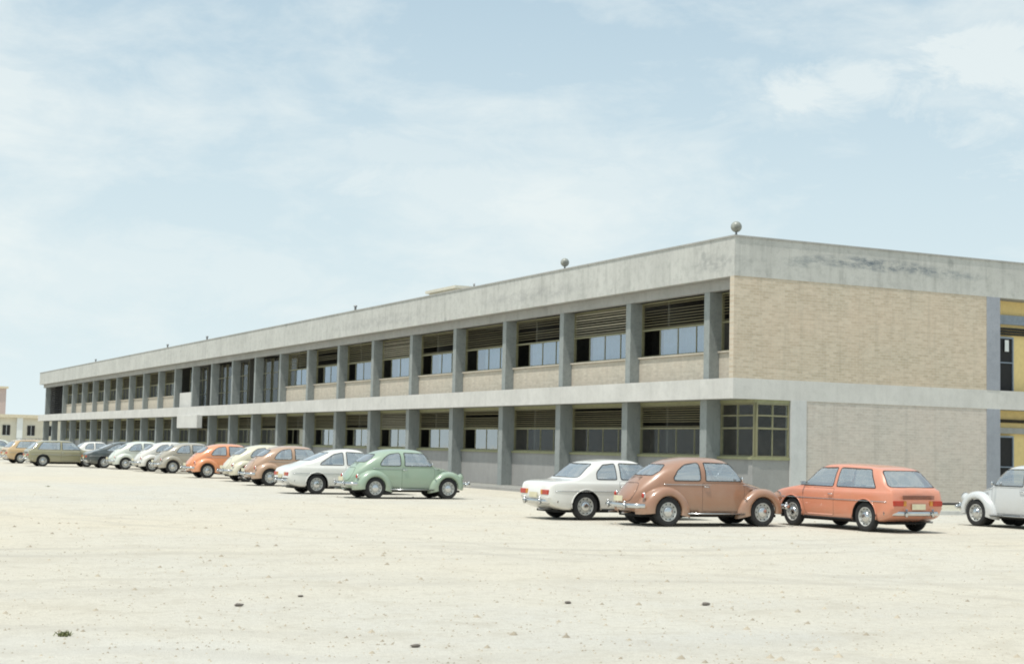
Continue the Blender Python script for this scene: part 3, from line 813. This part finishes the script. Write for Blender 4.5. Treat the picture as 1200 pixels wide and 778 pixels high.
# window units, local frame: y from 0 (near end) to w, face towards -x, glass at x = 0
RW = random.Random(11)
def window_unit(w, z0, z1, zl, kind):
    """z0 sill, z1 head, zl foot of the louvres"""
    f = MB(); t = .05
    f.box(-.04, .05, 0, w, z1-.06, z1); f.box(-.04, .05, 0, w, z0, z0+.045); f.box(-.04, .05, 0, .045, z0+.045, z1-.06); f.box(-.04, .05, w-.045, w, z0+.045, z1-.06)
    f.box(-.035, .045, .045, w-.045, zl-.03, zl+.03)
    np_ = max(2, round(w/1.15)); pw = (w-.09)/np_
    for i in range(1, np_):
        y = .045+i*pw; f.box(-.02, .03, y-.014, y+.014, z0+.045, zl-.03)
        if kind == 'grid': f.box(-.03, .04, y-.02, y+.02, zl+.03, z1-.06)
    if kind == 'grid': zz = (zl+z1)/2; f.box(-.028, .038, .045, w-.045, zz-.025, zz+.025)
    fr = mesh_obj('window', f.mesh('window'), M['frame'], B)
    if kind == 'grid':
        for i in range(np_):
            y = .045+i*pw
            MB().quad((0, y+.02, zl+.03), (0, y+pw-.02, zl+.03), (0, y+pw-.02, z1-.06), (0, y+.02, z1-.06)).build('pane', M['pane_clear'], fr)
    else:
        n = 9 if (z1-zl) > .8 else 8; l = MB(); h = (z1-.06-zl-.03)/n
        for i in range(n):
            a = R({'a': 22, 'b': -30, 'c': 40}.get(kind, 25)+RW.uniform(-14, 14))
            if RW.random() < .05: continue
            l.slat(0, .05, w-.05, zl+.03+h*(i+.5), .045 if kind != 'b' else .06, .012, a)
        l.build('louvre', M['louvre_lit'] if kind == 'b' else M['louvre'], fr)
        if kind == 'b': pass
    for i in range(np_):
        y = .045+i*pw; last = i == np_-1
        d = kind in ('dark', 'grid')
        if (last and not d) or (not last and not (kind == 'grid') and RW.random() < .03):      # sliding sash pushed aside: an open gap
            continue
        MB().quad((0, y+.014, z0+.045), (0, y+pw-.014, z0+.045), (0, y+pw-.014, zl-.03), (0, y+.014, zl-.03)).build('pane', M['pane_clear'] if d else (M['pane'] if z0 > 3 else M['pane_low']), fr)
    if kind in ('a', 'b', 'c') and z0 > 3:
        cu = MB(); yy = .1; n = 26; wd = (w-pw-.15)*RW.choice((1, 1, .75, .45, .85)); drop = RW.choice((.03, .03, .22, .1))
        pts = [(.16+.03*math.sin(i*2.1), yy+wd*i/n) for i in range(n+1)]
        for p, q in zip(pts[:-1], pts[1:]): cu.quad((p[0], p[1], z0+drop), (q[0], q[1], z0+drop), (q[0], q[1], zl+.05), (p[0], p[1], zl+.05))
        cu.build('curtain', M['curtain'], fr)
    return fr
units = {}
def place_window(key, w, z0, z1, zl, kind, x, y):
    kk = (key, round(w, 2), kind)
    if kk not in units: units[kk] = o = window_unit(w, z0, z1, zl, kind)
    else: o = copy_tree(units[kk]); o.parent = B
    o.location = (x, y, 0); return o
spu = MB().box(0, .14, 0, 4.66, B1, 4.83).mesh('parapet_panel'); spu.materials.append(M['spandrel'])
spl = MB().box(0, .14, 0, 4.60, .10, 1.42).mesh('cement_panel'); spl.materials.append(M['cement'])
sil = MB().box(-.06, .18, 0, 4.66, 4.83, 4.88).mesh('sill'); sil.materials.append(M['spandrel'])
sil2 = MB().box(-.05, .17, 0, 4.60, 1.42, 1.50).mesh('sill'); sil2.materials.append(M['sill'])
def put(name, me, x, y, z=0):
    o = bpy.data.objects.new(name, me); COL.objects.link(o); o.parent = B; o.location = (x, y, z); return o
for k in range(25):
    y0 = col_y[k]+.17; w = 4.66; lo0 = col_y[k]+.20; wl = 4.60
    if k in range(9, 14):       # stair hall: glazed from floor to ceiling, set back
        f = MB()
        for i in range(5): f.box(1.5, 1.56, y0+i*w/4-.02, y0+i*w/4+.02, B1, 6.79)
        for z in (4.9, 5.9): f.box(1.5, 1.55, y0, y0+w, z-.02, z+.02)
        fo = f.build('window', M['frame'], B)
        for i in range(4): MB().quad((1.53, y0+i*w/4+.02, B1), (1.53, y0+(i+1)*w/4-.02, B1), (1.53, y0+(i+1)*w/4-.02, 6.79), (1.53, y0+i*w/4+.02, 6.79)).build('pane', M['pane_clear'], fo)
    elif k >= 23:
        l = MB()
        for i in range(13): l.slat(.95, y0, y0+w, B1+.15+i*.21, .2, .02, R(35))
        l.build('louvre_screen', M['black'], B)
    else:
        kind = ['a', 'b', 'a', 'a', 'c', 'b', 'c', 'a', 'c', 'x', 'x', 'x', 'x', 'x'][k] if k < 14 else 'dark'
        place_window('up%d' % (k if k < 9 else k % 3), w, 4.88, 6.79, 5.83, kind, XGu, y0)
        put('parapet_panel', spu, .80, y0); put('sill', sil, .80, y0)
    if k < 23:
        kind = 'dark' if (k < 3 or k > 8) else ['c', 'a', 'b', 'a', 'c', 'a'][k-3]
        place_window('low%d' % (k if k < 9 else k % 3), wl, 1.50, 3.20, 2.40, kind, XG, lo0)
        put('cement_panel', spl, .80, lo0); put('sill', sil2, .80, lo0)
        MB().box(.84, .95, lo0, lo0+wl, 3.20, 3.30).build('lintel', M['sill'], B)
# first short bay by the corner
place_window('up', 1.72, 4.88, 6.79, 5.83, 'dark', XGu, .26)
MB().box(.80, .94, .25, 1.98, B1, 4.83).build('parapet_panel', M['spandrel'], B)
MB().box(.74, .98, .25, 1.98, 4.83, 4.88).build('sill', M['spandrel'], B)
place_window('low', 1.84, 1.50, 3.20, 2.40, 'grid', XG, .10)
MB().box(.80, .94, .06, 1.95, .10, 1.42).build('cement_panel', M['cement'], B)
MB().box(.84, .95, .06, 1.95, 3.20, 3.30).build('lintel', M['sill'], B)
MB().box(.74, .97, .03, 1.95, 1.42, 1.50).build('sill', M['sill'], B)
# corner window on the end face
w2 = place_window('end', 1.24, 1.50, 3.20, 2.40, 'grid', 0, 0)
w2.location = (2.17, .08, 0); w2.rotation_euler = (0, 0, R(90))
MB().box(.94, 2.20, .06, .2, .10, 1.42).build('cement_panel', M['cement'], B)
MB().box(.97, 2.20, .02, .2, 1.42, 1.50).build('sill', M['sill'], B)
MB().box(.95, 2.20, .05, .2, 3.20, 3.30).build('lintel', M['sill'], B)

# yellow-panelled bays right of the grey pier
yb = .7
m = MB(); m.box(XE, 33, yb+.1, yb+.2, .1, B2); m.box(XE, 33, yb+.1, yb+.2, B1, ZF); m.build('recess_wall', M['yellow'], B)
MB().box(XE, 33, yb-.05, yb+.097, 6.30, 6.62).build('slate_beam', M['slate'], B)
MB().box(XE, 33, yb-.05, yb+.097, 2.50, 2.70).build('slate_beam', M['beam'], B)
for z0, z1 in ((5.93, 6.22), (2.88, 3.0)):
    l = MB()
    for i in range(3): l.box(XE, 33, yb-.02, yb+.095, z0+i*(z1-z0)/3, z0+(i+.62)*(z1-z0)/3)
    l.build('vent_strip', M['black'], B)
for i in range(3):
    x0 = 11.02+i*5.1
    for z0, z1 in ((B1+.003, 5.86), (.13, 2.42)):
        f = MB(); f.box(x0, x0+1.2, yb-.02, yb+.03, z1-.06, z1); f.box(x0, x0+.05, yb-.02, yb+.03, z0, z1-.06); f.box(x0+1.15, x0+1.2, yb-.02, yb+.03, z0, z1-.06)
        f.box(x0+.05, x0+1.15, yb-.02, yb+.03, z0+(z1-z0)*.52, z0+(z1-z0)*.52+.04)
        fo = f.build('door', M['slate'], B)
        MB().box(x0+.05, x0+1.15, yb+.03, yb+.08, z0, z1-.06).build('door_panel', M['black'], fo)
MB().box(11.80, 11.98, yb-.035, yb-.025, 5.35, 5.75).build('notice', M['white'], B)
for i in range(4): MB().box(15.9+i*5.2, 16.4+i*5.2, -.01, .4, B1, ZF).build('pier', M['pier_grey'], B); MB().box(15.9+i*5.2, 16.4+i*5.2, -.01, .4, .12, B2).build('pier', M['pier_grey'], B)
# entrance canopy box under the band
MB().box(-.35, .02, 62.6, 68.0, 2.46, B2+.05).build('entrance_canopy', M['band'], B, bevel=.02)
MB().box(.44, .60, 67.3, 70.6, B1, 5.0).build('stair_panel', M['band'], B)
# roof hut
h = empty('roof_hut', (0, 0, 0)); tag(h, 'small cream concrete box on the flat roof above the long front', 'roof hut')
MB().box(4.4, 6.6, 31, 34.5, ZF+.28, 9.58).build('hut_wall', M['cream'], h)
MB().box(4.25, 6.8, 30.85, 34.7, 9.58, 9.72).build('hut_roof', M['cream'], h)
MB().tube([(5.6, 31.5, 9.72), (5.6, 31.5, 9.95)], .05, 8).build('vent_pipe', M['metal'], h, True)
# globe lamps on the parapet
def globe(loc, label, r=.17):
    e = empty('roof_lamp', loc); tag(e, label, 'lamp', 'globe lamps on the roof edge')
    m = MB(); m.lathe([(.08, 0), (.07, .02), (.035, .03), (.03, .12)], 'z', 14); m.build('lamp_base', M['metal'], e, True)
    m = MB(); m.lathe([(max(.001, r*math.sin(t)), .10+r-r*math.cos(t)) for t in [math.pi*i/14 for i in range(15)]], 'z', 24)
    m.build('lamp_globe', M['lampglass'], e, True)
    return e
globe((.15, .15, ZT+.05), 'round globe lamp on the roof corner above the brick end wall', .175)
globe((.15, 11.5, ZT+.05), 'round globe lamp on the roof edge above the second upper window bay', .165)
for i, (y, lab) in enumerate(((34.0, 'small vent pipe on the roof edge, nearest of the roof stubs'), (62.5, 'small vent pipe on the roof edge above the entrance canopy'), (73.5, 'small vent pipe on the roof edge, left of the entrance canopy'), (100, 'thin vent pipe near the far left end of the roof'))):
    e = empty('roof_vent', (.12, y, ZT+.05)); tag(e, lab, 'vent pipe', 'vent pipes on the roof edge')
    MB().tube([(0, 0, 0), (0, 0, .24)], .06, 8).build('pipe', M['metal'], e, True)
    MB().lathe([(.10, .2), (.09, .25), (.001, .29)], 'z', 12).build('pipe_cap', M['metal'], e, True)

# ------------------------------------------------------------------ buildings behind
b2 = empty('low_building', (0, 0, 0)); tag(b2, 'low cream building with small dark windows beyond the far left end', 'building')
MB().box(-40, 22, 160, 172, 0, 3.95).build('wall', M['cream'], b2)
MB().box(-40.4, 22.4, 159.5, 172.5, 3.95, 4.34).build('roof', M['creamroof'], b2)
MB().box(2.5, 3.2, 159.7, 159.98, 0, 3.95).build('pilaster', M['white'], b2)
for x in (-14, -9.5, -5, -1.6, 1.28, 4.25, 6.34, 11):
    f = MB().box(x-.45, x+.45, 159.9, 159.99, 1.75, 3.0).build('window', M['black'], b2)
    m = MB(); m.box(x-.48, x+.48, 159.86, 159.895, 1.70, 1.75); m.box(x-.02, x+.02, 159.86, 159.895, 1.75, 3.0); m.build('frame', M['white'], f)
t = empty('distant_tower', (0, 0, 0)); tag(t, 'distant dull red tower block cut by the left edge of the photo', 'tower')
MB().box(-8, 11.0, 230, 242, 0, 9.6).build('wall', M['redbrick'], t)
MB().box(-8.3, 11.3, 229.7, 242.3, 9.6, 9.95).build('roof', M['creamroof'], t)
for z in (4.2, 7.0):
    for x in (-2, 3.0, 7.6): MB().box(x-.8, x+.8, 229.9, 229.98, z, z+1.3).build('window', M['black'], t)

# ------------------------------------------------------------------ ground
def sheet(name, x0, x1, y0, y1, z, mat, h=None):
    if h: o = MB().box(x0, x1, y0, y1, z-h, z).build(name, mat)
    else: o = MB().quad((x0, y0, z), (x1, y0, z), (x1, y1, z), (x0, y1, z)).build(name, mat)
    tag(o, kind='structure'); return o
g = bmesh.new(); 
g.free()
sheet('ground', -2500, 2500, -800, 4500, 0, M['ground'])
sheet('pavement', -1.45, .92, -.9, 126, .09, M['walk'], .12)
sheet('forecourt', -1.45, 40, -5.8, -.9, .05, M['apron'], .1)
sheet('forecourt', .92, 40, -.9, .02, .05, M['apron'], .1)
k = MB().box(-1.62, 40, -5.93, -5.80, -.05, .11).build('kerb', M['band']); tag(k, kind='structure')
k = MB().box(-1.62, -1.45, -5.8, 126, -.05, .11).build('kerb', M['cement']); tag(k, kind='structure')

# loose stones and dry tufts on the ground
def stone_bm(seed, n=1.0):
    r = random.Random(seed); b = bmesh.new(); bmesh.ops.create_icosphere(b, subdivisions=2, radius=1)
    for v in b.verts: v.co *= r.uniform(.75, 1.15); v.co.z *= .55
    return b
stones = [(-22.34, -28.17, .045, 'dark stone lying low in the middle of the foreground'), (-18.07, -25.9, .055, 'dark pebble in the right foreground below the orange-red hatchback'),
          (-19.45, -25.39, .045, 'dark pebble in the foreground below the brown round-backed car'), (-22.82, -24.84, .05, 'dark stone in the foreground below the green car'),
          (-21.94, -24.09, .035, 'tiny dark pebble left of the foreground centre line')]
for i, (x, y, s, lab) in enumerate(stones):
    o = bm_obj('stone', stone_bm(i), M['stone'], None, (x, y, s*.3), True); s *= .62; o.scale = (s*1.5, s, s); tag(o, lab, 'stone', 'loose stones on the ground')
def tuft(loc, h, n, label):
    r = random.Random(int(loc[0]*100)); m = MB()
    for i in range(n):
        a = r.uniform(0, 6.28); l = h*r.uniform(.5, 1.2); d = r.uniform(.3, 1.1); w = .006
        x, y = r.gauss(0, h*.6), r.gauss(0, h*.6); ex, ey = x+math.cos(a)*l*d, y+math.sin(a)*l*d
        px, py = -math.sin(a)*w, math.cos(a)*w
        m.quad((x-px, y-py, 0), (x+px, y+py, 0), ((x+ex)/2+px, (y+ey)/2+py, l*.6), (ex, ey, l*.8))
    o = m.build('grass_tuft', M['weed'], None, loc=loc); tag(o, label, 'grass tuft', 'dry tufts on the ground')
tuft((-24.83, -26.73, 0), .045, 60, 'dry grass tuft in the bottom left foreground')
tuft((-18.4, 12.3, 0), .04, 40, 'small dry tuft on the open ground below the olive hatchback')
tuft((-25.6, -26.9, 0), .035, 30, 'faint dry tuft nearest the bottom left corner')
# gravel
gb = MB(); r = random.Random(5)
cx, cy = -27.2, -39.7
for i in range(9000):
    d = 7+42*r.random()**1.3; a = R(26.2)+r.uniform(-.36, .36)
    x, y = cx+d*math.sin(a), cy+d*math.cos(a)
    if x > -1.7 and y > -6.1: continue
    s = r.uniform(.004, .013)*(1+(r.random() < .05)*1.6); k0 = len(gb.v)
    a0 = r.uniform(0, 6)
    for q in range(5): gb.v.append((x+s*1.4*math.cos(a0+q*1.2566), y+s*1.2*math.sin(a0+q*1.2566), -.002))
    gb.v.append((x+s*.2, y, s*1.0))
    for q in range(5): gb.f.append((k0+q, k0+(q+1) % 5, k0+5))
me = bpy.data.meshes.new('gravel'); me.from_pydata(gb.v, [], gb.f)
M['gravel'] = plain('pale gravel', (.40, .35, .27), .95, var=.35, scale=1.5)
o = mesh_obj('gravel', me, M['gravel']); tag(o, 'scattered small gravel on the dusty ground', 'gravel', kind='stuff')

# ------------------------------------------------------------------ sky, sun, camera
sd = Vector((-.34, -.13, 1.0)).normalized()
elev = math.asin(sd.z); rot = math.atan2(sd.x, sd.y)
w = bpy.data.worlds.new('World'); scene.world = w; w.use_nodes = True
nt = w.node_tree
for n in list(nt.nodes): nt.nodes.remove(n)
g = N(nt); out = g.node('ShaderNodeOutputWorld'); bg = g.node('ShaderNodeBackground'); g.link(bg.outputs[0], out.inputs[0])
sky = g.node('ShaderNodeTexSky', sky_type='NISHITA'); sky.sun_disc = False; sky.sun_elevation = elev; sky.sun_rotation = rot
sky.air_density = 1.0; sky.dust_density = 2.5; sky.ozone_density = 1.2
tc = g.node('ShaderNodeTexCoord'); sp = g.node('ShaderNodeSeparateXYZ'); g.link(tc.outputs['Generated'], sp.inputs[0])
az = g.math('ARCTAN2', sp.outputs[0], sp.outputs[1]); el = g.math('ARCSINE', sp.outputs[2])
cb = g.node('ShaderNodeCombineXYZ'); g.link(az, cb.inputs[0]); g.link(el, cb.inputs[1])
def mapped(sx, sy, loc=0):
    mp = g.node('ShaderNodeMapping'); mp.inputs['Scale'].default_value = (sx, sy, 1); mp.inputs['Location'].default_value = (loc, loc*.7, 0)
    g.link(cb.outputs[0], mp.inputs[0]); return mp.outputs[0]
n1 = g.noise(mapped(3.0, 9.0, 3.3), 1.0, 9, .58, .25); n2 = g.noise(mapped(13, 26, 1.7), 1.0, 10, .66, .5)
fac = g.math('MULTIPLY', g.ramp(g.math('ADD', n1, g.math('MULTIPLY', g.math('SUBTRACT', n2, .5), .35)), [(.44, 0), (.64, 1)]), .85)
CL = [(36.7, 13.0, 2.6, 1.1, .8), (38.8, 13.6, 2.0, 1.0, .75), (43.2, 14.0, 3.4, 1.9, .85), (45.2, 12.0, 3.2, 2.2, .75), (7.4, 12.4, 3.0, 1.7, .75), (27, 9.4, 8, 1.6, .55), (22.5, 11.0, 5, .8, .4), (12, 6.2, 9, 1.6, .4)]
for (a, e, wa, we, amt) in CL:
    dx = g.math('DIVIDE', g.math('SUBTRACT', az, R(a)), R(wa)); dy = g.math('DIVIDE', g.math('SUBTRACT', el, R(e)), R(we))
    d = g.math('SQRT', g.math('ADD', g.math('MULTIPLY', dx, dx), g.math('MULTIPLY', dy, dy)))
    d = g.math('ADD', d, g.math('MULTIPLY', g.math('SUBTRACT', n2, .5), 3.4))
    mk = g.math('MULTIPLY', g.ramp(d, [(.35, 1), (1.25, 0)]), amt)
    fac = g.math('MAXIMUM', fac, mk)
hz = g.ramp(el, [(.0, 1), (.16, .55), (.32, .0)])
milk = g.math('ADD', g.math('MULTIPLY', hz, .34), .66, clamp=True)
blue = g.mix(milk, sky.outputs[0], g.mix(hz, (6.15, 8.05, 9.05), (7.9, 9.05, 9.25)))
colr = g.mix(g.math('MULTIPLY', fac, .85), blue, (8.75, 9.35, 9.25))
g.link(colr, bg.inputs[0]); bg.inputs[1].default_value = .1

sl = bpy.data.lights.new('sun', 'SUN'); sl.energy = 3.6; sl.angle = R(.53); sl.color = (1.0, .965, .90)
so = bpy.data.objects.new('sun', sl); COL.objects.link(so); so.rotation_euler = (-sd).to_track_quat('-Z', 'Y').to_euler()

cam = bpy.data.cameras.new('camera'); co = bpy.data.objects.new('camera', cam); COL.objects.link(co); scene.camera = co
yaw, pitch, roll = .4573, .0751, .0230
fw = Vector((math.sin(yaw)*math.cos(pitch), math.cos(yaw)*math.cos(pitch), math.sin(pitch)))
r0 = Vector((math.cos(yaw), -math.sin(yaw), 0)); u0 = r0.cross(fw)
rr = r0*math.cos(roll)+u0*math.sin(roll); uu = -r0*math.sin(roll)+u0*math.cos(roll)
mw = Matrix(((rr.x, uu.x, -fw.x, -27.213), (rr.y, uu.y, -fw.y, -39.70), (rr.z, uu.z, -fw.z, 1.611), (0, 0, 0, 1)))
co.matrix_world = mw
cam.sensor_width = 36; cam.lens = 1802.37/1200*36; cam.clip_start = .1; cam.clip_end = 6000

scene.view_settings.view_transform = 'Standard'; scene.view_settings.look = 'None'
scene.view_settings.exposure = .0; scene.view_settings.gamma = 1; scene.view_settings.use_curve_mapping = False
scene.render.engine = 'CYCLES'
scene.cycles.filter_width = 1.9
scene.cycles.max_bounces = 8; scene.cycles.transparent_max_bounces = 16
